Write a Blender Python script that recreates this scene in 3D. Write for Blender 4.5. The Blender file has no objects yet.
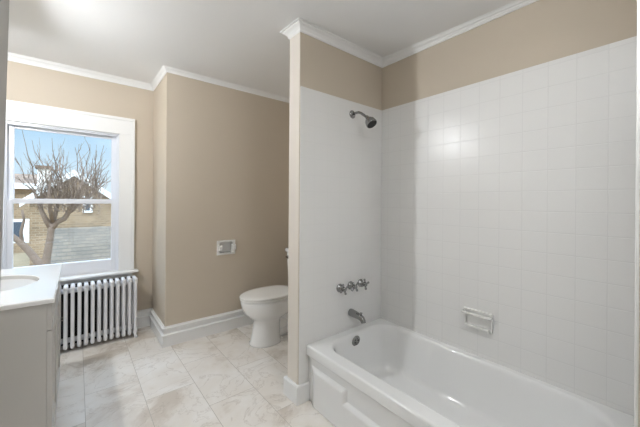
import bpy, bmesh, math, random
from mathutils import Vector, Matrix
random.seed(7)
S = bpy.context.scene
C = S.collection
PI = math.pi

# ------------------------------------------------------------------ camera
CAM = Vector((0, 0, 1.3116))
YAW = math.radians(38.9894); ROLL = 0.0072; F = 300.06; V0 = 201.547
fw = Vector((math.sin(YAW), math.cos(YAW), 0)); rt = Vector((math.cos(YAW), -math.sin(YAW), 0)); up = Vector((0, 0, 1))
xc = rt*math.cos(ROLL) + up*math.sin(ROLL); yc = up*math.cos(ROLL) - rt*math.sin(ROLL)
cd = bpy.data.cameras.new('camera'); cam = bpy.data.objects.new('camera', cd); C.objects.link(cam)
M = Matrix((xc, yc, -fw)).transposed().to_4x4(); M.translation = CAM
cam.matrix_world = M
cd.sensor_width = 36; cd.lens = 36*F/640; cd.shift_y = -(213.5-V0)/640; cd.clip_start = .02; cd.clip_end = 300
S.camera = cam

# ------------------------------------------------------------------ sky, sun, exposure
S.view_settings.view_transform = 'Standard'; S.view_settings.look = 'None'
S.view_settings.gamma = 1; S.view_settings.exposure = 0.24; S.view_settings.use_curve_mapping = False
SKY_STRENGTH = 1.0; SUN = 1.2; LAMP = 565.0; HALL_FILL = 4.0; CEIL_FILL = 35.0; LAMP_C = (.93, .965, 1, 1); HALL_FILL_C = (1, .98, .95); CEIL_FILL_C = (.97, .99, 1, 1); SKY_HIGH = 6.0  # hall and ceiling values feed unseen fill lights added for brightness
w = bpy.data.worlds.new('sky'); S.world = w; w.use_nodes = True
wt = w.node_tree; wt.nodes.clear()
o_ = wt.nodes.new('ShaderNodeOutputWorld'); b_ = wt.nodes.new('ShaderNodeBackground'); b_.inputs[1].default_value = SKY_STRENGTH
tc = wt.nodes.new('ShaderNodeTexCoord'); sx = wt.nodes.new('ShaderNodeSeparateXYZ'); cr = wt.nodes.new('ShaderNodeValToRGB')
ml = wt.nodes.new('ShaderNodeMath'); ml.operation = 'MULTIPLY'
cr2 = wt.nodes.new('ShaderNodeValToRGB')
wt.links.new(tc.outputs['Generated'], sx.inputs[0]); wt.links.new(sx.outputs[2], cr.inputs[0]); wt.links.new(sx.outputs[2], cr2.inputs[0])
e = cr.color_ramp.elements
e[0].position = .0; e[0].color = (.78, .89, .97, 1)
e[1].position = .25; e[1].color = (.33, .62, .92, 1)
n_ = e.new(.6); n_.color = (.62, .78, 1.0, 1)
e = cr2.color_ramp.elements                      # the sky is much brighter high up than at the horizon
e[0].position = .25; e[0].color = (1/SKY_HIGH,)*3+(1,)
e[1].position = .6; e[1].color = (1, 1, 1, 1)
ml.inputs[1].default_value = SKY_HIGH
wt.links.new(cr2.outputs[0], ml.inputs[0]); wt.links.new(cr.outputs[0], b_.inputs[0]); wt.links.new(ml.outputs[0], b_.inputs[1])
wt.links.new(b_.outputs[0], o_.inputs[0])
sd = bpy.data.lights.new('sun', 'SUN'); sd.energy = SUN; sd.angle = .01; sd.color = (1, .95, .86)
so = bpy.data.objects.new('sun', sd); C.objects.link(so)
so.rotation_euler = Vector((.35, 1.0, -.75)).to_track_quat('-Z', 'Y').to_euler()

# soft fill light added in the unseen hall behind the open entry
hl = bpy.data.lights.new('hall_fill', 'AREA'); hl.shape = 'RECTANGLE'; hl.size = 1.3; hl.size_y = 2.1; hl.energy = HALL_FILL; hl.color = HALL_FILL_C
ho = bpy.data.objects.new('hall_fill', hl); C.objects.link(ho); ho.location = (.44, -2.3, 1.25); ho.rotation_euler = (PI/2, 0, 0)

# ------------------------------------------------------------------ materials
def lin(c): return tuple((x/12.92 if x <= .04045 else ((x+.055)/1.055)**2.4) for x in c)
def rgb(r, g, b): return lin((r/255, g/255, b/255)) + (1,)
def mat(name, col, rough=.5, metal=0, bump=0, bscale=60, var=0, vscale=4, spec=.5, coat=0, trans=0):
    m = bpy.data.materials.new(name); m.use_nodes = True; t = m.node_tree; p = t.nodes['Principled BSDF']
    p.inputs['Base Color'].default_value = col; p.inputs['Roughness'].default_value = rough; p.inputs['Metallic'].default_value = metal
    p.inputs['Specular IOR Level'].default_value = spec; p.inputs['Coat Weight'].default_value = coat; p.inputs['Coat Roughness'].default_value = .05
    g = t.nodes.new('ShaderNodeTexCoord')
    if var:
        n = t.nodes.new('ShaderNodeTexNoise'); n.inputs['Scale'].default_value = vscale; n.inputs['Detail'].default_value = 5
        t.links.new(g.outputs['Object'], n.inputs['Vector'])
        x = t.nodes.new('ShaderNodeMix'); x.data_type = 'RGBA'
        x.inputs[6].default_value = tuple(c*(1-var) for c in col[:3])+(1,); x.inputs[7].default_value = tuple(min(1, c*(1+var)) for c in col[:3])+(1,)
        t.links.new(n.outputs['Fac'], x.inputs[0]); t.links.new(x.outputs[2], p.inputs['Base Color'])
    if bump:
        n = t.nodes.new('ShaderNodeTexNoise'); n.inputs['Scale'].default_value = bscale; n.inputs['Detail'].default_value = 3
        t.links.new(g.outputs['Object'], n.inputs['Vector'])
        b = t.nodes.new('ShaderNodeBump'); b.inputs['Strength'].default_value = bump; b.inputs['Distance'].default_value = .002
        t.links.new(n.outputs['Fac'], b.inputs['Height']); t.links.new(b.outputs[0], p.inputs['Normal'])
    return m
TAN = mat('tan_wall_paint', rgb(200, 188, 171), .7, bump=.15, bscale=180, var=.015)
CEIL = mat('ceiling_paint', rgb(238, 238, 238), .7, bump=.1, bscale=120, var=.01)
TRIM = mat('white_trim_paint', rgb(238, 238, 237), .35, bump=.08, bscale=90)
SASHW = mat('white_sash_vinyl', rgb(232, 234, 240), .3, var=.01)
CAB = mat('cabinet_paint', rgb(202, 200, 196), .4, var=.015, bump=.05)
COUNTER = mat('white_cultured_marble', rgb(250, 250, 249), .12, var=.01, coat=.4)
BASIN = mat('shaded_basin_glaze', rgb(196, 195, 192), .12, var=.01, coat=.3)  # greyer than the counter, the bowl's shading put into the colour
ENAMEL = mat('tub_enamel', rgb(236, 236, 235), .1, var=.01, coat=.5)
CHINA = mat('white_china', rgb(243, 243, 242), .1, var=.01, coat=.5)
SEATM = mat('white_seat_plastic', rgb(242, 241, 238), .22, var=.01)
CHROME = mat('chrome', rgb(158, 158, 158), .1, 1, var=.03, vscale=30)
DARKM = mat('dark_rubber_and_gap_shade', rgb(40, 40, 40), .6, var=.1, vscale=40)  # also colours the added shade sheet behind the radiator
RADM = mat('radiator_enamel', rgb(236, 236, 238), .35, bump=.2, bscale=120)
CERAM = mat('glazed_ceramic', rgb(232, 231, 228), .15, var=.02, coat=.4)
STUBM = mat('grey_entry_paint', rgb(168, 167, 164), .6, bump=.1)
ENDM = mat('cream_end_paint', rgb(226, 218, 208), .5, bump=.08)
DOORM = mat('door_paint', rgb(225, 225, 222), .4, var=.01)
CAULK = mat('grimy_caulk', rgb(110, 104, 95), .8, var=.3, vscale=30)

def tile_mat(name, ax, sx_, sz_, x0, z0, strength=1.0):
    m = bpy.data.materials.new(name); m.use_nodes = True; t = m.node_tree; p = t.nodes['Principled BSDF']
    p.inputs['Roughness'].default_value = .28; p.inputs['Base Color'].default_value = rgb(232, 231, 229)
    g = t.nodes.new('ShaderNodeTexCoord'); s = t.nodes.new('ShaderNodeSeparateXYZ'); t.links.new(g.outputs['Object'], s.inputs[0])
    outs = []
    for a, size, off in ((ax, sx_, x0), (2, sz_, z0)):
        a1 = t.nodes.new('ShaderNodeMath'); a1.operation = 'SUBTRACT'; a1.inputs[1].default_value = off
        t.links.new(s.outputs[a], a1.inputs[0])
        pp = t.nodes.new('ShaderNodeMath'); pp.operation = 'PINGPONG'; pp.inputs[1].default_value = size/2
        t.links.new(a1.outputs[0], pp.inputs[0])
        mr = t.nodes.new('ShaderNodeMapRange'); mr.interpolation_type = 'SMOOTHSTEP'
        mr.inputs[1].default_value = .0006; mr.inputs[2].default_value = .0032; mr.inputs[3].default_value = 0; mr.inputs[4].default_value = 1
        t.links.new(pp.outputs[0], mr.inputs[0]); outs.append(mr.outputs[0])
    mn = t.nodes.new('ShaderNodeMath'); mn.operation = 'MULTIPLY'; t.links.new(outs[0], mn.inputs[0]); t.links.new(outs[1], mn.inputs[1])
    mx = t.nodes.new('ShaderNodeMix'); mx.data_type = 'RGBA'; k = 1-.06*strength
    c = p.inputs['Base Color'].default_value[:]
    mx.inputs[6].default_value = (c[0]*k, c[1]*k, c[2]*k, 1); mx.inputs[7].default_value = c
    t.links.new(mn.outputs[0], mx.inputs[0]); t.links.new(mx.outputs[2], p.inputs['Base Color'])
    n = t.nodes.new('ShaderNodeTexNoise'); n.inputs['Scale'].default_value = 7; t.links.new(g.outputs['Object'], n.inputs['Vector'])
    ad = t.nodes.new('ShaderNodeMath'); ad.operation = 'MULTIPLY_ADD'; ad.inputs[1].default_value = .5; t.links.new(n.outputs['Fac'], ad.inputs[0]); t.links.new(mn.outputs[0], ad.inputs[2])
    b = t.nodes.new('ShaderNodeBump'); b.inputs['Strength'].default_value = .35*strength; b.inputs['Distance'].default_value = .0015
    t.links.new(ad.outputs[0], b.inputs['Height']); t.links.new(b.outputs[0], p.inputs['Normal'])
    return m
TILE_R = tile_mat('tile_surround_long', 1, .1165, .11, .0113, 2.037-.11*20, 1.0)
TILE_F = tile_mat('tile_surround_end', 0, .1165, .11, 1.122, 2.037-.11*20, .45)

def floor_mat():
    m = bpy.data.materials.new('travertine_floor_tile'); m.use_nodes = True; t = m.node_tree; p = t.nodes['Principled BSDF']
    p.inputs['Roughness'].default_value = .45
    g = t.nodes.new('ShaderNodeTexCoord'); s = t.nodes.new('ShaderNodeSeparateXYZ'); cb = t.nodes.new('ShaderNodeCombineXYZ')
    t.links.new(g.outputs['Object'], s.inputs[0]); t.links.new(s.outputs[1], cb.inputs[0]); t.links.new(s.outputs[0], cb.inputs[1])
    mp = t.nodes.new('ShaderNodeMapping'); mp.inputs['Location'].default_value = (-2.24+6.2, -.046+3.1, 0)
    t.links.new(cb.outputs[0], mp.inputs[0])
    br = t.nodes.new('ShaderNodeTexBrick'); br.offset = .5; br.inputs['Scale'].default_value = 1
    br.inputs['Brick Width'].default_value = .62; br.inputs['Row Height'].default_value = .31
    br.inputs['Mortar Size'].default_value = .0016; br.inputs['Mortar Smooth'].default_value = .3; br.inputs['Bias'].default_value = 0
    br.inputs['Color1'].default_value = (0, 0, 0, 1); br.inputs['Color2'].default_value = (1, 1, 1, 1)
    t.links.new(mp.outputs[0], br.inputs['Vector'])
    # each tile shifts the stone pattern
    ad = t.nodes.new('ShaderNodeVectorMath'); ad.operation = 'MULTIPLY_ADD'; ad.inputs[1].default_value = (3, 3, 3)
    t.links.new(br.outputs['Color'], ad.inputs[0]); t.links.new(g.outputs['Object'], ad.inputs[2])
    n1 = t.nodes.new('ShaderNodeTexNoise'); n1.inputs['Scale'].default_value = 2.4; n1.inputs['Detail'].default_value = 8; n1.inputs['Roughness'].default_value = .6; n1.inputs['Distortion'].default_value = .5
    t.links.new(ad.outputs[0], n1.inputs['Vector'])
    r1 = t.nodes.new('ShaderNodeValToRGB'); e = r1.color_ramp.elements
    e[0].position = .36; e[0].color = rgb(210, 200, 188); e[1].position = .68; e[1].color = rgb(244, 241, 237)
    q = e.new(.46); q.color = rgb(233, 227, 219)
    t.links.new(n1.outputs['Fac'], r1.inputs[0])
    n2 = t.nodes.new('ShaderNodeTexNoise'); n2.inputs['Scale'].default_value = 2.6; n2.inputs['Detail'].default_value = 7; n2.inputs['Roughness'].default_value = .6; n2.inputs['Distortion'].default_value = 1.4
    t.links.new(ad.outputs[0], n2.inputs['Vector'])
    r2 = t.nodes.new('ShaderNodeValToRGB'); e = r2.color_ramp.elements          # thin veins
    e[0].position = .485; e[0].color = (0, 0, 0, 1); e[1].position = .515; e[1].color = (0, 0, 0, 1); q = e.new(.5); q.color = (1, 1, 1, 1)
    t.links.new(n2.outputs['Fac'], r2.inputs[0])
    vm = t.nodes.new('ShaderNodeMath'); vm.operation = 'MULTIPLY'; vm.inputs[1].default_value = .32; t.links.new(r2.outputs[0], vm.inputs[0])
    x1 = t.nodes.new('ShaderNodeMix'); x1.data_type = 'RGBA'; x1.inputs[7].default_value = rgb(160, 146, 130)
    t.links.new(vm.outputs[0], x1.inputs[0]); t.links.new(r1.outputs[0], x1.inputs[6])
    x2 = t.nodes.new('ShaderNodeMix'); x2.data_type = 'RGBA'; x2.inputs[7].default_value = rgb(180, 172, 162)
    t.links.new(br.outputs['Fac'], x2.inputs[0]); t.links.new(x1.outputs[2], x2.inputs[6]); t.links.new(x2.outputs[2], p.inputs['Base Color'])
    b = t.nodes.new('ShaderNodeBump'); b.inputs['Strength'].default_value = .3; b.inputs['Distance'].default_value = .002; b.invert = True
    t.links.new(br.outputs['Fac'], b.inputs['Height']); t.links.new(b.outputs[0], p.inputs['Normal'])
    return m
FLOOR = floor_mat()

def glass_mat():
    m = bpy.data.materials.new('window_glass'); m.use_nodes = True; t = m.node_tree; t.nodes.clear()
    o = t.nodes.new('ShaderNodeOutputMaterial'); a = t.nodes.new('ShaderNodeBsdfTransparent'); g = t.nodes.new('ShaderNodeBsdfGlossy'); g.inputs['Roughness'].default_value = .02
    a.inputs[0].default_value = (.95, .97, .97, 1)
    x = t.nodes.new('ShaderNodeMixShader'); x.inputs[0].default_value = .05
    t.links.new(a.outputs[0], x.inputs[1]); t.links.new(g.outputs[0], x.inputs[2]); t.links.new(x.outputs[0], o.inputs[0]); return m
GLASS = glass_mat()
def emit_mat(name, col, s):
    m = bpy.data.materials.new(name); m.use_nodes = True; t = m.node_tree; p = t.nodes['Principled BSDF']
    p.inputs['Base Color'].default_value = col; p.inputs['Emission Color'].default_value = col; p.inputs['Emission Strength'].default_value = s; return m
GLOBE = emit_mat('lit_opal_glass', LAMP_C, LAMP)
BOWLG = emit_mat('fill_lamp_glass', CEIL_FILL_C, CEIL_FILL)  # glow of the added fill lamp

def brick_mat(name, c1, c2, mortar, bw, rh, ax='x', ms=.02):
    m = bpy.data.materials.new(name); m.use_nodes = True; t = m.node_tree; p = t.nodes['Principled BSDF']; p.inputs['Roughness'].default_value = .9
    g = t.nodes.new('ShaderNodeTexCoord'); s = t.nodes.new('ShaderNodeSeparateXYZ'); cb = t.nodes.new('ShaderNodeCombineXYZ')
    t.links.new(g.outputs['Object'], s.inputs[0]); t.links.new(s.outputs[0 if ax == 'x' else 1], cb.inputs[0]); t.links.new(s.outputs[2], cb.inputs[1])
    br = t.nodes.new('ShaderNodeTexBrick'); br.inputs['Scale'].default_value = 1; br.inputs['Brick Width'].default_value = bw; br.inputs['Row Height'].default_value = rh
    br.inputs['Mortar Size'].default_value = ms; br.inputs['Color1'].default_value = c1; br.inputs['Color2'].default_value = c2; br.inputs['Mortar'].default_value = mortar
    t.links.new(cb.outputs[0], br.inputs['Vector'])
    n = t.nodes.new('ShaderNodeTexNoise'); n.inputs['Scale'].default_value = 1.3; n.inputs['Detail'].default_value = 6
    x = t.nodes.new('ShaderNodeMix'); x.data_type = 'RGBA'; x.blend_type = 'MULTIPLY'; x.inputs[0].default_value = .5
    t.links.new(g.outputs['Object'], n.inputs['Vector']); t.links.new(br.outputs['Color'], x.inputs[6]); t.links.new(n.outputs['Fac'], x.inputs[7])
    t.links.new(x.outputs[2], p.inputs['Base Color']); return m
BRICK = brick_mat('tan_brick', rgb(180, 150, 116), rgb(150, 124, 96), rgb(180, 158, 130), .34, .14)
SHING = brick_mat('grey_roof_shingle', rgb(120, 104, 84), rgb(100, 88, 72), rgb(80, 70, 58), .3, .09, ms=.01)
ROOFB = brick_mat('brown_roof_shingle', rgb(150, 122, 98), rgb(124, 100, 82), rgb(100, 82, 66), .5, .2)
STUCCO = mat('white_stucco', rgb(240, 232, 220), .9, var=.06)
FASCIA = mat('white_fascia_paint', rgb(245, 242, 236), .7, var=.03)
BARK = mat('tree_bark', rgb(122, 102, 86), .95, var=.35, vscale=9)
GRASS = mat('winter_lawn', rgb(140, 124, 98), 1, var=.3, vscale=1.5)
PANED = mat('dark_window_pane', rgb(70, 78, 88), .15, var=.1)

# ------------------------------------------------------------------ mesh helpers
def link(name, bm, m, parent=None, smooth=False, kind=None, bevel=0, seg=2, angle=40):
    bmesh.ops.recalc_face_normals(bm, faces=bm.faces)
    me = bpy.data.meshes.new(name); bm.to_mesh(me); bm.free()
    o = bpy.data.objects.new(name, me); C.objects.link(o); me.materials.append(m)
    if parent: o.parent = parent; o.matrix_parent_inverse = Matrix.Translation(-Vector(parent_loc(parent)))
    if smooth:
        for p in me.polygons: p.use_smooth = True
    if bevel:
        b = o.modifiers.new('bevel', 'BEVEL'); b.width = bevel; b.segments = seg; b.limit_method = 'ANGLE'; b.angle_limit = math.radians(angle)
        b.harden_normals = True
        for p in me.polygons: p.use_smooth = True
        me.set_sharp_from_angle(angle=math.radians(35)) if hasattr(me, 'set_sharp_from_angle') else None
    if kind: o['kind'] = kind
    return o
LOC = {}
def parent_loc(p):
    return (0, 0, 0) if p.parent else p.location      # parts are modelled in world coordinates, so only a thing's base offsets them
def thing(name, loc, label=None, cat=None, group=None, kind=None):
    o = bpy.data.objects.new(name, None); C.objects.link(o); o.location = loc; o.empty_display_size = .1
    if label: o['label'] = label
    if cat: o['category'] = cat
    if group: o['group'] = group
    if kind: o['kind'] = kind
    return o
def tag(o, label, cat, group=None):
    o['label'] = label; o['category'] = cat
    if group: o['group'] = group
    return o
def box(bm, x0, x1, y0, y1, z0, z1):
    v = [bm.verts.new((x, y, z)) for z in (z0, z1) for y in (y0, y1) for x in (x0, x1)]
    for f in ((0, 2, 3, 1), (4, 5, 7, 6), (0, 1, 5, 4), (2, 6, 7, 3), (0, 4, 6, 2), (1, 3, 7, 5)): bm.faces.new([v[i] for i in f])
    return v
def B(*a):
    bm = bmesh.new(); box(bm, *a); return bm
def frame_of(d):
    d = d.normalized(); a = Vector((0, 0, 1)) if abs(d.z) < .9 else Vector((1, 0, 0))
    u = d.cross(a).normalized(); return u, u.cross(d).normalized()
def tube(bm, pts, rs, n=12, closed=False, cap=True):
    pts = [Vector(p) for p in pts]; rs = rs if isinstance(rs, (list, tuple)) else [rs]*len(pts)
    rings = []; pu = None; L = len(pts)
    for i, p in enumerate(pts):
        if closed: d = pts[(i+1) % L]-pts[i-1]
        else: d = pts[min(i+1, L-1)]-pts[max(i-1, 0)]
        d.normalize()
        if pu is None: u, v = frame_of(d)
        else:
            u = (pu-d*pu.dot(d)); u = u.normalized() if u.length > 1e-6 else frame_of(d)[0]; v = u.cross(d).normalized()
        pu = u
        rings.append([bm.verts.new(p+(u*math.cos(2*PI*k/n)+v*math.sin(2*PI*k/n))*rs[i]) for k in range(n)])
    for i in range(L if closed else L-1):
        a, b = rings[i], rings[(i+1) % L]
        for k in range(n): bm.faces.new((a[k], a[(k+1) % n], b[(k+1) % n], b[k]))
    if cap and not closed: bm.faces.new(rings[0]); bm.faces.new(rings[-1])
    return rings
def lathe(bm, base, axis, prof, n=24):
    """prof: (distance along axis, radius)"""
    base = Vector(base); axis = Vector(axis).normalized(); u, v = frame_of(axis); rings = []
    for h, r in prof:
        r = max(r, 1e-5)
        rings.append([bm.verts.new(base+axis*h+(u*math.cos(2*PI*k/n)+v*math.sin(2*PI*k/n))*r) for k in range(n)])
    for a, b in zip(rings, rings[1:]):
        for k in range(n): bm.faces.new((a[k], a[(k+1) % n], b[(k+1) % n], b[k]))
    bm.faces.new(rings[0]); bm.faces.new(rings[-1])
def loft(bm, rings, cap0=True, cap1=True):
    R = [[bm.verts.new(p) for p in r] for r in rings]; n = len(R[0])
    for a, b in zip(R, R[1:]):
        for k in range(n): bm.faces.new((a[k], a[(k+1) % n], b[(k+1) % n], b[k]))
    if cap0: bm.faces.new(R[0])
    if cap1: bm.faces.new(R[-1])
    return R
def sweep(bm, path, prof, side):
    """prof: list of (out, z) closed polygon, or function of point -> list; path: 2D points; side=+1 out is left of travel"""
    n = len(path); rings = []
    for i, p in enumerate(path):
        p = Vector(p); ds = []
        if i > 0: ds.append((p-Vector(path[i-1])).normalized())
        if i < n-1: ds.append((Vector(path[i+1])-p).normalized())
        ns = [Vector((-d.y, d.x))*side for d in ds]
        if len(ns) == 2:
            m = (ns[0]+ns[1]); m = m/(m.dot(ns[0]))
        else: m = ns[0]
        pr = prof(p) if callable(prof) else prof
        rings.append([(p.x+m.x*o, p.y+m.y*o, z) for o, z in pr])
    loft(bm, rings)
def rrect(x0, x1, y0, y1, r, z, k=10, m=8):
    pts = []
    cs = [((x1-r, y0+r), -PI/2), ((x1-r, y1-r), 0), ((x0+r, y1-r), PI/2), ((x0+r, y0+r), PI)]
    for i, ((cx, cy), a0) in enumerate(cs):
        arc = [(cx+r*math.cos(a0+PI/2*j/k), cy+r*math.sin(a0+PI/2*j/k), z) for j in range(k+1)]
        pts += arc
        (nx, ny), na = cs[(i+1) % 4]; q = (nx+r*math.cos(na), ny+r*math.sin(na)); l = arc[-1]
        pts += [(l[0]+(q[0]-l[0])*j/m, l[1]+(q[1]-l[1])*j/m, z) for j in range(1, m)]
    return pts
def W(u, v, Y):
    """point of the world plane y = Y seen at a picture position, used to size what stands outside the window"""
    a, b = u-320, v-V0
    ca, sa = math.cos(ROLL), math.sin(ROLL)
    ra, rb = a*ca+b*sa, -a*sa+b*ca
    d = fw*F + rt*ra - up*rb
    return CAM + d*(Y/d.y)

# ------------------------------------------------------------------ the setting
PX, PY, PB = 1.122, 1.600, 1.720      # tub partition: end face, tub side, toilet side
RX, CX, CY, WY, LX = 1.942, .621, 2.968, 3.571, -.65
TE = .09; BY = -.9
def cz(y): return 2.465+.03*(y-1.6)
link('floor', B(-.75, 2.05, -2.6, 3.66, -.1, 0), FLOOR, kind='structure')
bm = bmesh.new()
v = [bm.verts.new(p) for p in ((-.8, -1, cz(-1)), (2.1, -1, cz(-1)), (2.1, 3.75, cz(3.75)), (-.8, 3.75, cz(3.75)), (-.8, -1, 2.75), (2.1, -1, 2.75), (2.1, 3.75, 2.75), (-.8, 3.75, 2.75))]
for f in ((0, 1, 2, 3), (4, 7, 6, 5), (0, 4, 5, 1), (1, 5, 6, 2), (2, 6, 7, 3), (3, 7, 4, 0)): bm.faces.new([v[i] for i in f])
link('ceiling', bm, CEIL, kind='structure')
OX0, OX1, OZ0, OZ1 = -.478, .322, .610, 1.966      # window opening
bm = bmesh.new()
for a in ((LX-.1, OX0, WY, WY+.16, 0, 2.6), (OX1, CX, WY, WY+.16, 0, 2.6), (OX0, OX1, WY, WY+.16, 0, OZ0), (OX0, OX1, WY, WY+.16, OZ1, 2.6)): box(bm, *a)
link('wall_window', bm, TAN, kind='structure')
bm = bmesh.new()                                    # with a niche for the recessed paper holder
for a in ((CX, 1.101, CY, WY+.16, 0, 2.6), (1.254, RX, CY, WY+.16, 0, 2.6), (1.101, 1.254, CY, WY+.16, 0, .784), (1.101, 1.254, CY, WY+.16, .897, 2.6), (1.101, 1.254, CY+.06, WY+.16, .784, .897)): box(bm, *a)
link('wall_toilet', bm, TAN, kind='structure')
link('wall_right', B(RX, RX+.12, BY, WY+.16, 0, 2.6), TAN, kind='structure')
link('wall_left', B(LX-.1, LX, 1.05, WY, 0, 2.6), TAN, kind='structure')
link('wall_tub', B(PX, RX, PY, PB, 0, 2.6), TAN, kind='structure', bevel=.004)
link('wall_near', B(PX, RX, BY, TE-.008, 0, 2.6), TAN, kind='structure')
bm = bmesh.new()
for a in ((LX-.1, -.06, BY-.1, BY, 0, 2.6), (1.0, RX+.12, BY-.1, BY, 0, 2.6), (-.06, 1.0, BY-.1, BY, 2.1, 2.6)): box(bm, *a)
link('wall_back', bm, TAN, kind='structure')
bm = bmesh.new()                                    # the hall
for a in ((LX-.1, LX, -2.5, BY-.1, 0, 2.6), (RX, RX+.12, -2.5, BY-.1, 0, 2.6), (LX-.1, RX+.12, -2.6, -2.5, 0, 2.6), (LX-.1, RX+.12, -2.5, BY-.1, 2.4, 2.6)): box(bm, *a)
link('wall_hall', bm, CEIL, kind='structure')
bm = bmesh.new()                                    # wall stub beside the entry, slightly out of plumb
lx = lambda z: -.1405+.0164*(z-1.44)
v = [bm.verts.new(p) for p in ((LX-.1, BY, 0), (lx(0), BY, 0), (lx(0), 1.08, 0), (LX-.1, 1.08, 0), (LX-.1, BY, 2.6), (lx(2.6), BY, 2.6), (lx(2.6), 1.08, 2.6), (LX-.1, 1.08, 2.6))]
for f in ((0, 3, 2, 1), (4, 5, 6, 7), (0, 1, 5, 4), (1, 2, 6, 5), (2, 3, 7, 6), (3, 0, 4, 7)): bm.faces.new([v[i] for i in f])
link('wall_entry', bm, STUBM, kind='structure', bevel=.006)
# painted end board of the partition
link('trim_3', B(PX-.004, PX, PY+.001, PB-.001, .12, 2.42), ENDM, kind='structure', bevel=.001)
# tiled surround
TT = 2.061
link('wall_tile_long', B(RX-.008, RX, TE, PY-.008, .36, TT), TILE_R, kind='structure', bevel=.002)
bm = bmesh.new(); box(bm, PX+.002, RX, PY-.008, PY, .36, TT); box(bm, PX+.002, 1.212, PY-.008, PY, .12, .36)
link('wall_tile_end', bm, TILE_F, kind='structure', bevel=.002)
link('wall_tile_near', B(PX+.002, RX, TE-.008, TE, .36, TT), TILE_F, kind='structure', bevel=.002)
# crown moulding
def crown(zb, pr):
    sh = [(0, 0), (.12, 0), (.2, .12), (.22, .3), (.45, .55), (.75, .72), (.8, .84), (1, .86), (1, 1), (0, 1)]
    def f(p):
        h = cz(p.y)+.002-zb
        return [(a*pr, zb+b*h) for a, b in sh]
    return f
bm = bmesh.new(); sweep(bm, [(RX, PB), (PX, PB), (PX, PY), (RX, PY), (RX, TE-.008), (PX, TE-.008), (PX, BY)], crown(2.412, .05), -1)
link('trim_1', bm, TRIM, kind='structure')
bm = bmesh.new(); sweep(bm, [(LX, 1.08), (LX, WY), (CX, WY), (CX, CY), (RX, CY), (RX, PB)], crown(2.464, .036), -1)
link('trim_2', bm, TRIM, kind='structure')
# baseboards
bb = [(0, 0), (.024, 0), (.024, .092), (.031, .096), (.031, .108), (.015, .116), (.015, .148), (.027, .154), (.027, .168), (.012, .172), (.012, .178), (0, .178)]
bm = bmesh.new(); sweep(bm, [(LX, 2.83), (LX, WY), (CX, WY), (CX, CY), (RX, CY), (RX, PB)], bb, -1)
link('baseboard_far', bm, TRIM, kind='structure')
sb = [(0, 0), (.022, 0), (.022, .112), (.016, .12), (0, .122)]
bm = bmesh.new(); sweep(bm, [(RX, PB), (PX, PB), (PX, PY), (PX+.08, PY)], sb, -1)
link('baseboard_partition', bm, TRIM, kind='structure', bevel=.002)
bm = bmesh.new(); sweep(bm, [(PX, TE-.008), (PX, BY), (1.02, BY)], sb, -1)
link('baseboard_near', bm, TRIM, kind='structure')
# entry door behind the camera
d1 = thing('door_1', (.44, BY, 0), kind='structure')
bm = bmesh.new()
for a in ((-.12, -.045, BY, BY+.02, 0, 2.18), (.985, 1.06, BY, BY+.02, 0, 2.18), (-.045, .985, BY, BY+.02, 2.085, 2.18), (-.06, -.04, BY-.1, BY, 0, 2.1), (.98, 1.0, BY-.1, BY, 0, 2.1), (-.04, .98, BY-.1, BY, 2.08, 2.1)): box(bm, *a)
link('door_casing', bm, TRIM, d1, bevel=.003)

# window
wn = thing('window_1', (-.08, WY, OZ0), kind='structure')
bm = bmesh.new()
box(bm, OX1, .447, WY-.022, WY, .61, 1.966)                     # side casings
box(bm, -.613, OX0, WY-.022, WY, .61, 1.966)
box(bm, -.613, .447, WY-.022, WY, 1.966, 2.126)
box(bm, .425, .452, WY-.032, WY, .61, 2.103)                     # back band
box(bm, -.618, -.591, WY-.032, WY, .61, 2.103)
box(bm, -.618, .452, WY-.032, WY, 2.103, 2.131)
link('casing', bm, TRIM, wn, bevel=.004)
bm = bmesh.new()
for x0, x1 in ((OX0, OX0+.012), (OX1-.012, OX1)): box(bm, x0, x1, WY, WY+.14, OZ0, OZ1)
box(bm, OX0, OX1, WY, WY+.14, OZ1-.012, OZ1)
for x0, x1 in ((OX0+.012, OX0+.022), (OX1-.022, OX1-.012)): box(bm, x0, x1, WY+.012, WY+.022, OZ0, OZ1)
box(bm, OX0+.012, OX1-.012, WY+.012, WY+.022, OZ1-.024, OZ1-.012)
link('jamb', bm, SASHW, wn, bevel=.002)
def sash(name, x0, x1, z0, z1, y, rail0, rail1, st):
    bm = bmesh.new()
    box(bm, x0, x0+st, y, y+.034, z0, z1); box(bm, x1-st, x1, y, y+.034, z0, z1)
    box(bm, x0+st, x1-st, y, y+.034, z0, z0+rail0); box(bm, x0+st, x1-st, y, y+.034, z1-rail1, z1)
    o = link(name, bm, SASHW, wn, bevel=.003)
    link('pane', B(x0+st-.005, x1-st+.005, y+.014, y+.018, z0+rail0-.005, z1-rail1+.005), GLASS, o)
    return o
sash('upper_sash', OX0+.012, OX1-.012, 1.278, 1.956, WY+.068, .04, .036, .046)
lo = sash('lower_sash', OX0+.012, OX1-.012, .625, 1.318, WY+.026, .105, .042, .046)
bm = bmesh.new(); box(bm, -.63, .485, WY-.085, WY+.024, .588, .611)
link('sill', bm, TRIM, wn, bevel=.008, seg=3)
link('apron', B(-.6, .44, WY-.018, WY, .52, .588), TRIM, wn, bevel=.003)
bm = bmesh.new(); box(bm, OX0, OX1, WY+.024, WY+.2, .57, .624)
link('outer_sill', bm, SASHW, wn, bevel=.003)

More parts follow.
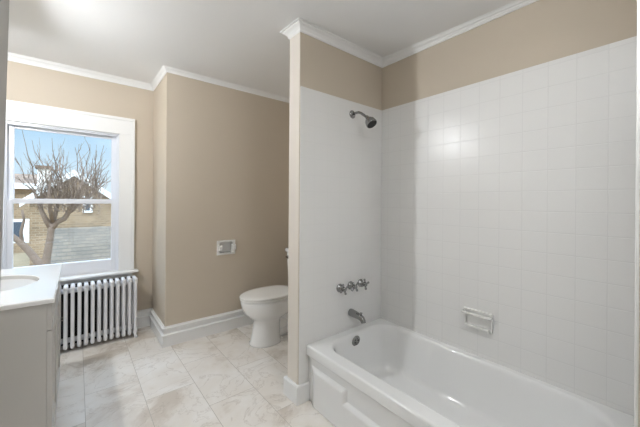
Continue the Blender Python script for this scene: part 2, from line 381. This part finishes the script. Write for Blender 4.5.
# ------------------------------------------------------------------ bathtub
tub = thing('bathtub', (1.56, .85, 0), 'white alcove bathtub with an embossed apron, in the tiled surround', 'bathtub')
X0, X1, Y0, Y1, ZR = 1.18, RX-.008, TE, PY-.008, .366
bm = bmesh.new()
ix0, ix1, iy0, iy1 = 1.272, 1.893, .20, 1.527
R = [rrect(X0+.004, X1, Y0, Y1, .004, .300), rrect(X0, X1, Y0, Y1, .006, .303), rrect(X0, X1, Y0, Y1, .006, .306), rrect(X0, X1, Y0, Y1, .006, .356), rrect(X0+.0015, X1, Y0, Y1, .006, .361), rrect(X0+.005, X1, Y0, Y1, .008, .3645),
     rrect(X0+.010, X1-.001, Y0+.001, Y1-.001, .01, ZR), rrect(X0+.016, X1-.004, Y0+.004, Y1-.004, .01, ZR), rrect(X0+.03, X1-.012, Y0+.02, Y1-.02, .05, ZR-.001)]
R.append(rrect(ix0-.012, ix1+.008, iy0-.02, iy1+.012, .15, ZR-.002))
for ins, dz in ((-.004, -.0025), (0, -.005), (.005, -.011), (.009, -.02), (.013, -.035), (.02, -.07)):
    R.append(rrect(ix0+ins, ix1-ins, iy0+ins*1.3, iy1-ins, .15, ZR+dz, ))
for t, z in ((.0, .25), (.35, .18), (.6, .13), (.85, .098), (1.15, .08), (1.6, .068), (2.3, .062)):
    R.append(rrect(ix0+.03+.045*t, ix1-.026-.03*t, iy0+.06+.14*t, iy1-.03-.05*t, .15, z))
R.append(rrect(ix0+.22, ix1-.2, iy0+.5, iy1-.3, .1, .058))
loft(bm, R, cap0=False)
link('basin', bm, ENAMEL, tub, smooth=True)
# apron with raised relief
bm = bmesh.new()
def relief(y, z):
    best = 0
    for a, b, t in ((1.225, 1.50, .240), (.19, 1.50, .172), (.19, .41, .240)):
        dd = min((t-z)/.016, (1.555-y)/.05, (b+.055-y)/.016 if b < 1 else 9, (y-a)/.016); dd = max(0, min(1, dd)); best = max(best, dd)
    return .022*best
ny, nz = 300, 60; g = []
for j in range(nz+1):
    z = .302*j/nz
    g.append([bm.verts.new((1.205-relief(Y0+(Y1-Y0)*i/ny, z), Y0+(Y1-Y0)*i/ny, z)) for i in range(ny+1)])
for j in range(nz):
    for i in range(ny): bm.faces.new((g[j][i], g[j][i+1], g[j+1][i+1], g[j+1][i]))
ap = link('apron', bm, ENAMEL, tub, smooth=True)
ap.modifiers.new('solid', 'SOLIDIFY').thickness = .006
bm = bmesh.new(); lathe(bm, (1.56, iy1-.017, .315), (0, -1, -.12), [(0, .037), (.004, .039), (.009, .036), (.01, .031), (.013, .028), (.014, .006), (.02, .006), (.021, 0)])
for k in range(8):
    a = PI/4*k; 
ov = link('overflow_plate', bm, CHROME, tub, smooth=True)
bm = bmesh.new()
for k in range(6):
    a = PI/3*k+.3; c = Vector((1.56+.019*math.cos(a), iy1-.031, .314+.019*math.sin(a)))
    lathe(bm, c, (0, -1, -.12), [(0, .0045), (.002, .0045)], 8)
link('overflow_hole', bm, DARKM, ov)
bm = bmesh.new(); lathe(bm, (1.58, 1.2, .0555), (0, 0, 1), [(0, .03), (.004, .03), (.006, .024), (.006, .0)])
link('drain', bm, CHROME, tub, smooth=True)

# ------------------------------------------------------------------ tub fixtures
FY = PY-.008
grp = 'cross handles above the tub spout'
for i, (x, lab) in enumerate(((1.475, 'chrome cross handle above the tub, nearest the partition end'), (1.584, 'chrome cross handle above the tub, the middle one of three'), (1.692, 'chrome cross handle above the tub, nearest the corner'))):
    t = thing('faucet_handle', (x, FY, .69), lab, 'faucet handle', grp)
    bm = bmesh.new(); lathe(bm, (x, FY, .69), (0, -1, 0), [(0, .03), (.003, .031), (.009, .026), (.012, .016), (.03, .013), (.034, .011)])
    link('escutcheon', bm, CHROME, t, smooth=True)
    bm = bmesh.new(); lathe(bm, (x, FY-.034, .69), (0, -1, 0), [(0, .010), (.008, .016), (.024, .016), (.03, .011), (.033, 0)])
    for k in range(4):
        a = PI/2*k+(.35, .6, .2)[i]; dr = Vector((math.cos(a), 0, math.sin(a))); c = Vector((x, FY-.05, .69))
        tube(bm, [c+dr*s for s in (.01, .024, .034, .04, .043)], [.0075, .0065, .0085, .0085, .004], 10)
    link('cross', bm, CHROME, t, smooth=True)
t = thing('tub_spout', (1.59, FY, .487), 'chrome tub spout with a diverter knob, on the faucet wall', 'faucet')
bm = bmesh.new()
pts = [(1.59, FY, .488), (1.59, FY-.01, .488), (1.59, FY-.05, .486), (1.59, FY-.09, .482), (1.59, FY-.115, .474), (1.59, FY-.126, .461), (1.59, FY-.129, .449)]
tube(bm, pts, [.027, .028, .026, .023, .021, .019, .018], 20)
link('spout_body', bm, CHROME, t, smooth=True)
bm = bmesh.new(); lathe(bm, (1.59, FY-.108, .494), (0, 0, 1), [(0, .004), (.014, .004), (.016, .009), (.022, .009), (.024, 0)], 14)
link('diverter_knob', bm, CHROME, t, smooth=True)
t = thing('shower_head', (1.592, FY, 1.96), 'chrome shower head on a bent arm, high on the faucet wall', 'shower head')
bm = bmesh.new(); lathe(bm, (1.592, FY, 1.963), (0, -1, 0), [(0, .03), (.003, .031), (.008, .026), (.014, .014), (.015, .011)])
link('flange', bm, CHROME, t, smooth=True)
arm = [(1.592, FY, 1.963), (1.592, FY-.04, 1.966), (1.592, FY-.065, 1.964), (1.592, FY-.09, 1.953), (1.592, FY-.15, 1.908)]
bm = bmesh.new(); tube(bm, arm, .0095, 14); link('shower_arm', bm, CHROME, t, smooth=True)
ax = Vector((0, -.06, -.045)).normalized(); p0 = Vector(arm[-1]); ax2 = Vector((0, -.62, -.78)).normalized()
bm = bmesh.new(); lathe(bm, p0-ax2*.01, ax2, [(0, .012), (.012, .014), (.02, .014), (.024, .021), (.045, .035), (.074, .040), (.08, .039), (.082, .035), (.081, 0)])
hd = link('spray_head', bm, CHROME, t, smooth=True)
bm = bmesh.new(); lathe(bm, p0+ax2*.0705, ax2, [(0, .035), (.002, .035), (.0025, 0)])
link('spray_face', bm, DARKM, hd)
# soap dish
t = thing('soap_dish', (RX-.008, .82, .59), 'white ceramic soap dish with a grab bar, on the long tiled wall', 'soap dish')
sx0, sy0, sy1, sz0, sz1 = RX-.008, .738, .908, .534, .646
bm = bmesh.new()
for a in ((sx0-.016, sx0, sy0, sy0+.014, sz0, sz1), (sx0-.016, sx0, sy1-.014, sy1, sz0, sz1), (sx0-.016, sx0, sy0+.014, sy1-.014, sz1-.014, sz1), (sx0-.03, sx0, sy0+.014, sy1-.014, sz0, sz0+.016), (sx0-.003, sx0, sy0+.014, sy1-.014, sz0+.016, sz1-.014)): box(bm, *a)
link('dish', bm, CERAM, t, bevel=.004, seg=3)
bm = bmesh.new(); tube(bm, [(sx0-.012, sy1-.006, sz1-.022), (sx0-.036, sy1-.004, sz1-.022), (sx0-.04, sy1-.02, sz1-.022), (sx0-.04, sy0+.02, sz1-.022), (sx0-.036, sy0+.004, sz1-.022), (sx0-.012, sy0+.006, sz1-.022)], .0085, 12)
link('grab_bar', bm, CERAM, t, smooth=True)
# toilet paper holder
hx0, hx1, hz0, hz1, hy = 1.083, 1.272, .768, .913, CY
t = thing('toilet_paper_holder', (1.18, CY, .86), 'white ceramic recessed paper holder without a roll, on the tan wall', 'toilet paper holder')
bm = bmesh.new()
for a in ((hx0, hx0+.024, hy-.012, hy, hz0, hz1), (hx1-.024, hx1, hy-.012, hy, hz0, hz1), (hx0+.024, hx1-.024, hy-.012, hy, hz1-.02, hz1), (hx0+.024, hx1-.024, hy-.012, hy, hz0, hz0+.02), (hx0+.02, hx0+.024, hy, hy+.045, hz0+.02, hz1-.02), (hx1-.024, hx1-.02, hy, hy+.045, hz0+.02, hz1-.02), (hx0+.024, hx1-.024, hy, hy+.045, hz1-.02, hz1-.017), (hx0+.024, hx1-.024, hy, hy+.045, hz0+.017, hz0+.02), (hx0+.022, hx1-.022, hy+.045, hy+.05, hz0+.02, hz1-.02)): box(bm, *a)
link('holder_frame', bm, CERAM, t, bevel=.005, seg=3)
for x0, x1 in ((hx0+.006, hx0+.044), (hx1-.044, hx1-.006)):
    bm = bmesh.new(); box(bm, x0, x1, hy-.055, hy-.011, .815, .868)
    link('post', bm, CERAM, t, bevel=.008, seg=3)

# ------------------------------------------------------------------ toilet (faces -x)
TY = 2.50
t = thing('toilet', (1.6, TY, 0), 'white two-piece toilet with closed lid, behind the tub partition', 'toilet')
def egg(xf, xb, hw, z, n=48, sq=.0, cy=TY):
    """long oval: front end xf (round), back end xb (squarer)"""
    pts = []; xm = xf+(xb-xf)*.52
    for k in range(n):
        a = 2*PI*k/n; c, s = math.cos(a), math.sin(a)
        if c < 0: x = xm+(xm-xf)*c; y = hw*s
        else:
            q = .7
            x = xm+(xb-xm)*(abs(c)**q); y = hw*math.copysign(abs(s)**q, s)
        pts.append((x, cy+y, z))
    return pts
bm = bmesh.new()
loft(bm, [egg(1.226, 1.515, .122, 0), egg(1.226, 1.515, .123, .014), egg(1.236, 1.51, .116, .024), egg(1.250, 1.505, .112, .10), egg(1.262, 1.505, .108, .17), egg(1.262, 1.51, .109, .215), egg(1.240, 1.54, .125, .240), egg(1.205, 1.60, .150, .268),
          egg(1.172, 1.66, .170, .305), egg(1.150, 1.70, .180, .35), egg(1.140, 1.715, .185, .39), egg(1.139, 1.718, .186, .405), egg(1.143, 1.712, .182, .413), egg(1.152, 1.70, .172, .416)])
loft(bm, [egg(1.40, 1.74, .108, 0), egg(1.40, 1.74, .108, .02), egg(1.41, 1.735, .10, .028)])
loft(bm, [egg(1.42, 1.72, .062, .02), egg(1.42, 1.72, .06, .16), egg(1.42, 1.73, .075, .26), egg(1.42, 1.74, .10, .34)])
for s in (-1, 1):      # trapway bulges
    tube(bm, [(1.44, TY+s*.045, .10), (1.50, TY+s*.05, .07), (1.57, TY+s*.05, .08), (1.61, TY+s*.05, .13), (1.60, TY+s*.05, .19), (1.55, TY+s*.05, .23), (1.48, TY+s*.05, .26)], [.03, .036, .038, .038, .038, .038, .03], 16)
    lathe(bm, (1.50, TY+s*.09, .026), (0, 0, 1), [(0, .014), (.01, .014), (.016, .009), (.018, 0)], 14)
box(bm, 1.62, 1.90, TY-.10, TY+.10, .33, .412)
link('bowl', bm, CHINA, t, smooth=True)
bm = bmesh.new(); loft(bm, [egg(1.140, 1.66, .180, .418), egg(1.133, 1.665, .186, .421), egg(1.133, 1.665, .186, .431), egg(1.140, 1.66, .180, .434)])
link('seat', bm, SEATM, t, smooth=True)
bm = bmesh.new(); loft(bm, [egg(1.138, 1.665, .182, .4385), egg(1.130, 1.668, .188, .441), egg(1.129, 1.668, .189, .446), egg(1.133, 1.665, .186, .452), egg(1.145, 1.66, .177, .456), egg(1.20, 1.62, .13, .459), egg(1.32, 1.54, .05, .461)])
for s in (-1, 1): tube(bm, [(1.665, TY+s*.05, .438), (1.665, TY+s*.10, .438)], .014, 12)
link('seat_lid', bm, SEATM, t, smooth=True)
bm = bmesh.new()
def trect(x0, x1, hw, z, r=.03): return rrect(x0, x1, TY-hw, TY+hw, r, z, 6, 4)
loft(bm, [trect(1.755, 1.915, .20, .412), trect(1.75, 1.918, .205, .43), trect(1.738, 1.925, .222, .775)])
tk = link('tank', bm, CHINA, t, smooth=True)
bm = bmesh.new(); loft(bm, [trect(1.728, 1.93, .230, .776), trect(1.724, 1.932, .234, .784), trect(1.724, 1.932, .234, .806), trect(1.732, 1.928, .226, .815)])
link('tank_lid', bm, CHINA, t, smooth=True)
bm = bmesh.new(); lathe(bm, (1.742, 2.68, .725), (-1, 0, 0), [(0, .014), (.006, .014), (.01, .009), (.02, .009)], 14)
tube(bm, [(1.718, 2.685, .725), (1.716, 2.65, .722), (1.714, 2.61, .714)], [.008, .007, .009], 10)
link('flush_lever', bm, CHROME, t, smooth=True)

# ------------------------------------------------------------------ vanity
vn = thing('vanity_cabinet', (-.37, 2.37, 0), 'light grey bathroom vanity with a white integral sink top, by the window', 'vanity')
VY0, VY1 = 1.870, 2.795
bm = bmesh.new(); box(bm, LX+.002, -.105, VY0, VY1, .09, .834); box(bm, LX+.002, -.16, VY0+.01, VY1-.01, 0, .09); box(bm, -.105, -.089, VY0, VY1, .705, .834)
link('cabinet_body', bm, CAB, vn, bevel=.0015)
for i in range(2):
    y0 = VY0+.004+i*(VY1-VY0)/2; y1 = y0+(VY1-VY0)/2-.008
    bm = bmesh.new(); x0 = -.1045
    box(bm, x0, -.086, y0, y0+.06, .10, .70); box(bm, x0, -.086, y1-.06, y1, .10, .70); box(bm, x0, -.086, y0+.06, y1-.06, .10, .16); box(bm, x0, -.086, y0+.06, y1-.06, .64, .70)
    box(bm, x0, -.093, y0+.06, y1-.06, .16, .64)
    link('door', bm, CAB, vn, bevel=.0015)
bm = bmesh.new()
cxs, cys, ea, eb = -.368, 2.348, .2, .228
N = 64; cx0, cx1, cy0, cy1, ct, cbm = LX+.002, -.079, 1.852, 2.812, .856, .835
def rayrect(a, inset=0):
    c, s = math.cos(a), math.sin(a)
    k = min(((cx1-inset-cxs) if c > 0 else (cxs-cx0-inset))/max(abs(c), 1e-9), ((cy1-inset-cys) if s > 0 else (cys-cy0-inset))/max(abs(s), 1e-9))
    return cxs+c*k, cys+s*k
angs = sorted([2*PI*k/N for k in range(N)]+[math.atan2(y-cys, x-cxs) % (2*PI) for x in (cx0, cx1) for y in (cy0, cy1)])
def ell(f, z): return [(cxs+ea*f*math.cos(a), cys+eb*f*math.sin(a), z) for a in angs]
loft(bm, [ell(1.0, cbm), [rayrect(a)+(cbm,) for a in angs], [rayrect(a)+(ct-.004,) for a in angs], [rayrect(a, .004)+(ct,) for a in angs], ell(1.02, ct), ell(1.0, ct-.003)], False, False)
tp = link('countertop', bm, COUNTER, vn)
bm = bmesh.new(); loft(bm, [ell(1.0, ct-.003), ell(.97, ct-.02), ell(.9, ct-.06), ell(.78, ct-.10), ell(.6, ct-.128), ell(.35, ct-.14), ell(.1, ct-.144)], False, True)
bs = link('sink_basin', bm, BASIN, vn, smooth=True)
bm = bmesh.new(); lathe(bm, (cxs, cys, ct-.1445), (0, 0, 1), [(0, .02), (.004, .02), (.005, .014), (.005, 0)], 20)
link('sink_drain', bm, CHROME, vn, smooth=True)
bm = bmesh.new(); box(bm, LX+.001, LX+.02, cy0, cy1, ct, ct+.09); link('backsplash', bm, COUNTER, vn, bevel=.003)
# vanity light on the left wall, its globe lights the room
LPOS = (LX+.07, 2.28, 2.225)
t = thing('wall_lamp', (LX, 2.28, 2.16), 'lit white globe wall lamp under an added flat plate that keeps its light off the ceiling, above the vanity', 'lamp')
bm = bmesh.new(); lathe(bm, (LX, 2.28, 2.13), (1, 0, 0), [(0, .055), (.012, .055), (.02, .045), (.024, .012), (.03, .012)]); tube(bm, [(LX+.02, 2.28, 2.13), (LX+.05, 2.28, 2.13), (LX+.07, 2.28, 2.145), (LX+.07, 2.28, 2.178)], .009, 10)
link('lamp_arm', bm, CHROME, t, smooth=True)
bm = bmesh.new(); bmesh.ops.create_icosphere(bm, subdivisions=4, radius=.05, matrix=Matrix.Translation(LPOS))
link('lamp_globe', bm, GLOBE, t, smooth=True)
bm = bmesh.new(); box(bm, LX, LPOS[0]+.14, 2.08, 2.48, 2.283, 2.289); lathe(bm, (LPOS[0], 2.28, 2.285), (0, 0, 1), [(0, .062), (.004, .066), (.012, .06), (.016, .02), (.017, 0)], 32)  # plate and disc added, unseen, to cut the lamp's light on the ceiling
tube(bm, [(LX, 2.28, 2.29), (LX+.03, 2.28, 2.29)], .008, 8)
link('uplight_block', bm, CHROME, t, smooth=True)

# fill lamp added over the camera, unseen, to brighten the room
kz = cz(0)
t = thing('ceiling_fill_lamp', (.72, 0, kz), 'added unseen fill lamp with a lit frosted bowl, close under the ceiling over the viewer', 'lamp')
bm = bmesh.new(); lathe(bm, (.72, 0, kz), (0, 0, -1), [(0, .065), (.015, .065), (.025, .05), (.03, .009), (.12, .009), (.26, .009)], 32)
link('fill_lamp_rod', bm, CHROME, t, smooth=True)
bm = bmesh.new(); lathe(bm, (.72, 0, kz-.17), (0, 0, -1), [(0, .14), (.004, .15), (.03, .145), (.06, .12), (.08, .07), (.087, .02), (.088, 0)], 32)
link('fill_lamp_bowl', bm, BOWLG, t, smooth=True)

# ------------------------------------------------------------------ radiator
t = thing('radiator', (.17, 3.45, 0), 'white cast iron column radiator standing under the window', 'radiator')
NS = 13; pitch = .0465; xr = .440
yf, yb, zt, zb, rr = 3.342, 3.47, .568, .043, .0145
def section_bm(x):
    bm = bmesh.new(); pts = []; r = .018
    for cy_, cz_, a0 in ((yf+r, zt-rr-r, PI), (yb-r, zt-rr-r, PI/2), (yb-r, zb+r, 0), (yf+r, zb+r, -PI/2)):
        for j in range(5):
            a = a0-PI/2*j/4; pts.append((x, cy_+r*math.cos(a), cz_+r*math.sin(a)))
    full = []
    for i, p in enumerate(pts):
        full.append(p); q = pts[(i+1) % len(pts)]
        if abs(q[2]-p[2]) > .1: full += [(x, p[1], p[2]+(q[2]-p[2])*f) for f in (.08, .5, .92)]
    rs = [(rr*1.12 if (p[2] > zt-.07 or p[2] < zb+.05) else rr*.93) for p in full]
    tube(bm, full, rs, 12, closed=True)
    for z in (zt-.05, zb+.045):       # hubs that join it to its neighbours
        ym = (yf+yb)/2
        box(bm, x-.006, x+.006, yf, yb, z-.022, z+.022)
        tube(bm, [(x-pitch/2+.0005, ym, z), (x+pitch/2-.0005, ym, z)], .022, 12)
    lathe(bm, (x, yf-.002, zt-.03), (0, -.3, 1), [(0, .012), (.02, .0165), (.03, .015), (.036, .008), (.037, 0)], 12)
    return bm
for i in range(NS): link('section', section_bm(xr-pitch*i), RADM, t, smooth=True)
for x in (xr, xr-pitch*(NS-1)):
    for y in (yf, yb):
        bm = bmesh.new(); tube(bm, [(x, y, .05), (x, y, .03), (x+.004, y-.004, .012), (x+.006, y-.006, 0)], [.014, .012, .013, .018], 12)
        link('foot', bm, RADM, t, smooth=True)
xv = xr-pitch*(NS-1)-.03
link('gap_shade_sheet', B(-.17, .462, WY-.042, WY-.034, .002, .545), DARKM, t)  # dark sheet added to blacken the shade between the columns
bm = bmesh.new(); tube(bm, [(xv+.03, 3.40, .09), (xv, 3.40, .09), (xv, 3.40, .12), (xv, 3.40, .16)], .013, 12)
tube(bm, [(xv, 3.40, .1), (xv, 3.40, 0)], .011, 12)
vv = link('valve', bm, CHROME, t, smooth=True)
bm = bmesh.new(); lathe(bm, (xv, 3.40, .16), (0, 0, 1), [(0, .012), (.01, .026), (.018, .026), (.024, .01)], 14)
link('valve_handle', bm, CHROME, vv, smooth=True)
xe = xr-pitch*(NS-1)+.012                          # air vent screwed into the end column
bm = bmesh.new(); tube(bm, [(xe-.012, yf, .318), (xe-.006, yf-.05, .318)], .006, 10); lathe(bm, (xe-.006, yf-.045, .295), (0, 0, 1), [(0, .006), (.006, .013), (.036, .013), (.044, .007), (.047, 0)], 14)
tube(bm, [(xe-.03, yf-.045, .325), (xe+.02, yf-.045, .325)], .005, 8); tube(bm, [(xe-.03, yf-.045, .303), (xe+.02, yf-.045, .303)], .005, 8)
link('air_vent', bm, CHROME, t, smooth=True)

# ------------------------------------------------------------------ outside
GZ = -3.0
link('ground', B(-60, 60, 4.2, 90, GZ-.2, GZ), GRASS, kind='structure')
def quad(bm, pts):
    return bm.faces.new([bm.verts.new(p) for p in pts])
def slab(name, pts, th, m, parent, smooth=False):
    """closed panel: pts in a plane, thickened by vector th"""
    bm = bmesh.new(); th = Vector(th); a = [Vector(p) for p in pts]
    loft(bm, [a, [p+th for p in a]]); return link(name, bm, m, parent)
def bar(name, a, b, s, m, parent):
    bm = bmesh.new(); tube(bm, [a, b], s, 4); return link(name, bm, m, parent)
# neighbour house: brick gable facing us
YH = 24.0
h = thing('brick_house', (W(70, 200, YH).x, YH+3, GZ), 'tan brick house with a white trimmed gable, across the yard behind the tree', 'house')
g0, g1, gt = W(30, 199, YH), W(118, 202, YH), W(74, 174, YH)
slab('wall', [(g0.x, YH, GZ), (g1.x, YH, GZ), g1, gt, g0], (0, 5, 0), BRICK, h)
for a, b in ((g0, gt), (g1, gt)):
    dd = (a-b).normalized(); a2 = a+dd*.5; o = Vector((0, -.35, .12))
    slab('roof', [a2+o, b+o, b+Vector((0, 5.3, .12)), a2+Vector((0, 5.3, .12))], (0, 0, .14), ROOFB, h)
    slab('rake_board', [a2+Vector((0, -.42, -.14)), b+Vector((0, -.42, -.14)), b+Vector((0, -.42, .24)), a2+Vector((0, -.42, .24))], (0, .06, 0), FASCIA, h)
p = W(82.5, 204, YH-.05); q = W(92.5, 212.5, YH-.05)
fr = link('window', B(p.x, q.x, YH-.1, YH-.02, q.z, p.z+.5), FASCIA, h)
link('pane', B(p.x+.14, q.x-.14, YH-.13, YH-.1, q.z+.14, p.z+.4), PANED, fr)
p = W(13, 222, YH-.05); q = W(23, 240, YH-.05)
fr = link('window', B(p.x-.6, q.x+.25, YH-.1, YH-.02, q.z-.15, p.z+.15), FASCIA, h)
link('pane', B(p.x-.45, q.x, YH-.13, YH-.1, q.z, p.z), PANED, fr)
# low wing at the left of that house is another house further back
YB = 34.0
h2 = thing('far_house', (W(20, 190, YB).x, YB+3, GZ), 'tan house with a brown roof, far left behind the brick gable', 'house')
a, b = W(4, 192, YB), W(36, 185, YB)
slab('wall', [(a.x-4, YB, GZ), (b.x+.5, YB, GZ), (b.x+.5, YB, b.z), (a.x-4, YB, b.z)], (0, 8, 0), BRICK, h2)
r0, r1 = W(8, 178, YB+3), W(35, 176, YB+3)
slab('roof', [(a.x-5, YB-.5, b.z-.1), (b.x+.9, YB-.5, b.z-.1), (b.x+.7, YB+4, r1.z), (a.x-5, YB+4, r1.z)], (0, 0, .2), ROOFB, h2)
slab('fascia', [(a.x-5, YB-.55, b.z-.35), (b.x+.9, YB-.55, b.z-.35), (b.x+.9, YB-.55, b.z+.1), (a.x-5, YB-.55, b.z+.1)], (0, .06, 0), FASCIA, h2)
YC = 30.0
c0, c1 = W(37, 200, YC), W(50, 169, YC)
ch = thing('chimney', ((c0.x+c1.x)/2, YC, GZ), 'pale square chimney with a dark cap, rising behind the brick gable', 'chimney')
link('stack', B(c0.x, c1.x, YC, YC+1.2, GZ, c1.z), STUCCO, ch)
link('cap', B(c0.x-.12, c1.x+.12, YC-.12, YC+1.32, c1.z, c1.z+.22), ROOFB, ch)
# low garage roof nearer to us
YG = 14.0
h3 = thing('garage', (W(85, 240, YG).x, YG+2, GZ), 'grey shingled garage roof with a white gutter, low in front of the brick house', 'garage')
a, b = W(54, 265.5, YG), W(118, 262, YG); tz = W(85, 227, YG+4.5).z
slab('wall', [(a.x, YG+.3, GZ), (b.x, YG+.3, GZ), (b.x, YG+.3, a.z-.05), (a.x, YG+.3, a.z-.05)], (0, 8.5, 0), STUCCO, h3)
bm = bmesh.new(); aa = [Vector((a.x-.2, YG, a.z)), Vector((b.x+.3, YG, a.z)), Vector((b.x+.3, YG+4.5, tz)), Vector((a.x-.2, YG+4.5, tz))]
loft(bm, [aa, [p+Vector((0, 0, -.15)) for p in aa]])
link('roof', bm, SHING, h3)
aa = [Vector((a.x-.2, YG+9, a.z)), Vector((b.x+.3, YG+9, a.z)), Vector((b.x+.3, YG+4.5, tz)), Vector((a.x-.2, YG+4.5, tz))]
slab('roof', aa, (0, 0, -.15), SHING, h3)
link('gutter', B(a.x-.2, b.x+.3, YG-.12, YG, a.z-.12, a.z+.02), FASCIA, h3)

# bare tree
YT = 9.0
tr = thing('tree', (W(42, 300, YT).x, YT, GZ), 'bare winter tree with upright shoots, outside the window', 'tree')
bm = bmesh.new()
def P(u, v, dy=0): return W(u, v, YT+dy)
base = Vector((P(41, 262).x, YT, GZ))
tube(bm, [base, P(44.5, 275), P(46, 262), P(49, 245), P(51, 232), P(52, 224)], [.17, .11, .078, .068, .062, .07], 10)
limbs = [([P(51.5, 228), P(46, 220), P(42, 212), P(38, 200, .2), P(33, 190, .3)], [.065, .05, .04, .03, .02]),
         ([P(52, 228), P(57, 222), P(64, 219), P(70, 210), P(76, 200), P(80, 190, -.2), P(83, 181, -.3)], [.065, .058, .052, .045, .04, .03, .02]),
         ([P(52, 226), P(55, 215, .2), P(58, 203, .3), P(60, 194, .4), P(61, 184, .4)], [.055, .045, .035, .03, .02]),
         ([P(70, 211), P(80, 203, .3), P(90, 196, .4), P(97, 186, .5)], [.055, .045, .035, .025]),
         ([P(53, 222), P(50, 208, -.3), P(49, 195, -.4), P(50, 183, -.4)], [.05, .035, .03, .02]),
         ([P(45, 275), P(38, 262, .3), P(28, 250, .4), P(20, 242, .5), P(12, 236, .5), P(2, 232, .6)], [.10, .08, .07, .065, .055, .04]),
         ([P(22, 243, .5), P(21, 232, .5), P(24, 220, .5), P(22, 210, .5)], [.04, .03, .025, .02])]
for pts, rs in limbs: tube(bm, pts, rs, 8)
link('trunk', bm, BARK, tr, smooth=True)
bm = bmesh.new()
def shoot(a, b, r0, wob=.05, sub=True):
    a, b = Vector(a), Vector(b); L = (b-a).length; pts = []
    for i in range(6):
        f = i/5; j = Vector((random.gauss(0, wob*.6), random.gauss(0, wob), random.gauss(0, wob*.4)))*math.sin(f*PI)
        pts.append(a.lerp(b, f)+j-Vector((0, 0, .08*L))*math.sin(f*PI)*.6)
    tube(bm, pts, [r0*(1-.75*i/5) for i in range(6)], 5)
    if sub:
        for k in range(3):
            s = pts[random.randint(1, 4)]; d = (b-a)*random.uniform(.18, .4)+Vector((random.uniform(-.25, .25), random.uniform(-.2, .2), random.uniform(0, .2)))
            shoot(s, s+d, r0*.5, wob*.4, False)
tips = [(22, 130, 36, 186), (32, 140, 50, 186), (15, 157, 36, 192), (52, 138, 58, 186), (53, 150, 62, 184), (60, 146, 62, 184), (45, 158, 60, 192), (40, 168, 58, 200), (75, 147, 82, 184), (79, 144, 83, 181), (90, 144, 86, 182),
        (97, 151, 93, 190), (104, 145, 94, 190), (106, 160, 96, 188), (109, 170, 97, 188), (99, 165, 92, 194), (67, 156, 68, 210), (86, 160, 82, 182), (70, 165, 72, 205), (112, 178, 97, 190), (64, 150, 60, 186), (93, 158, 86, 196),
        (28, 170, 38, 200), (17, 176, 34, 192), (57, 160, 50, 184), (49, 165, 50, 184), (96, 150, 92, 189)]
for u0, v0, u1, v1 in tips: shoot(P(u1, v1, random.uniform(-.3, .4)), P(u0, v0, random.uniform(-.9, .9)), .014)
for k in range(230):
    u1 = random.uniform(36, 100); v1 = random.uniform(186, 214) - (0 if u1 > 50 else 4)
    shoot(P(u1, v1, random.uniform(-.5, .6)), P(u1+random.uniform(-12, 12), v1-random.uniform(6, 26), random.uniform(-.9, .9)), random.uniform(.006, .011), .04, k % 2 == 0)
br = link('branches', bm, BARK, tr); br['kind'] = 'stuff'
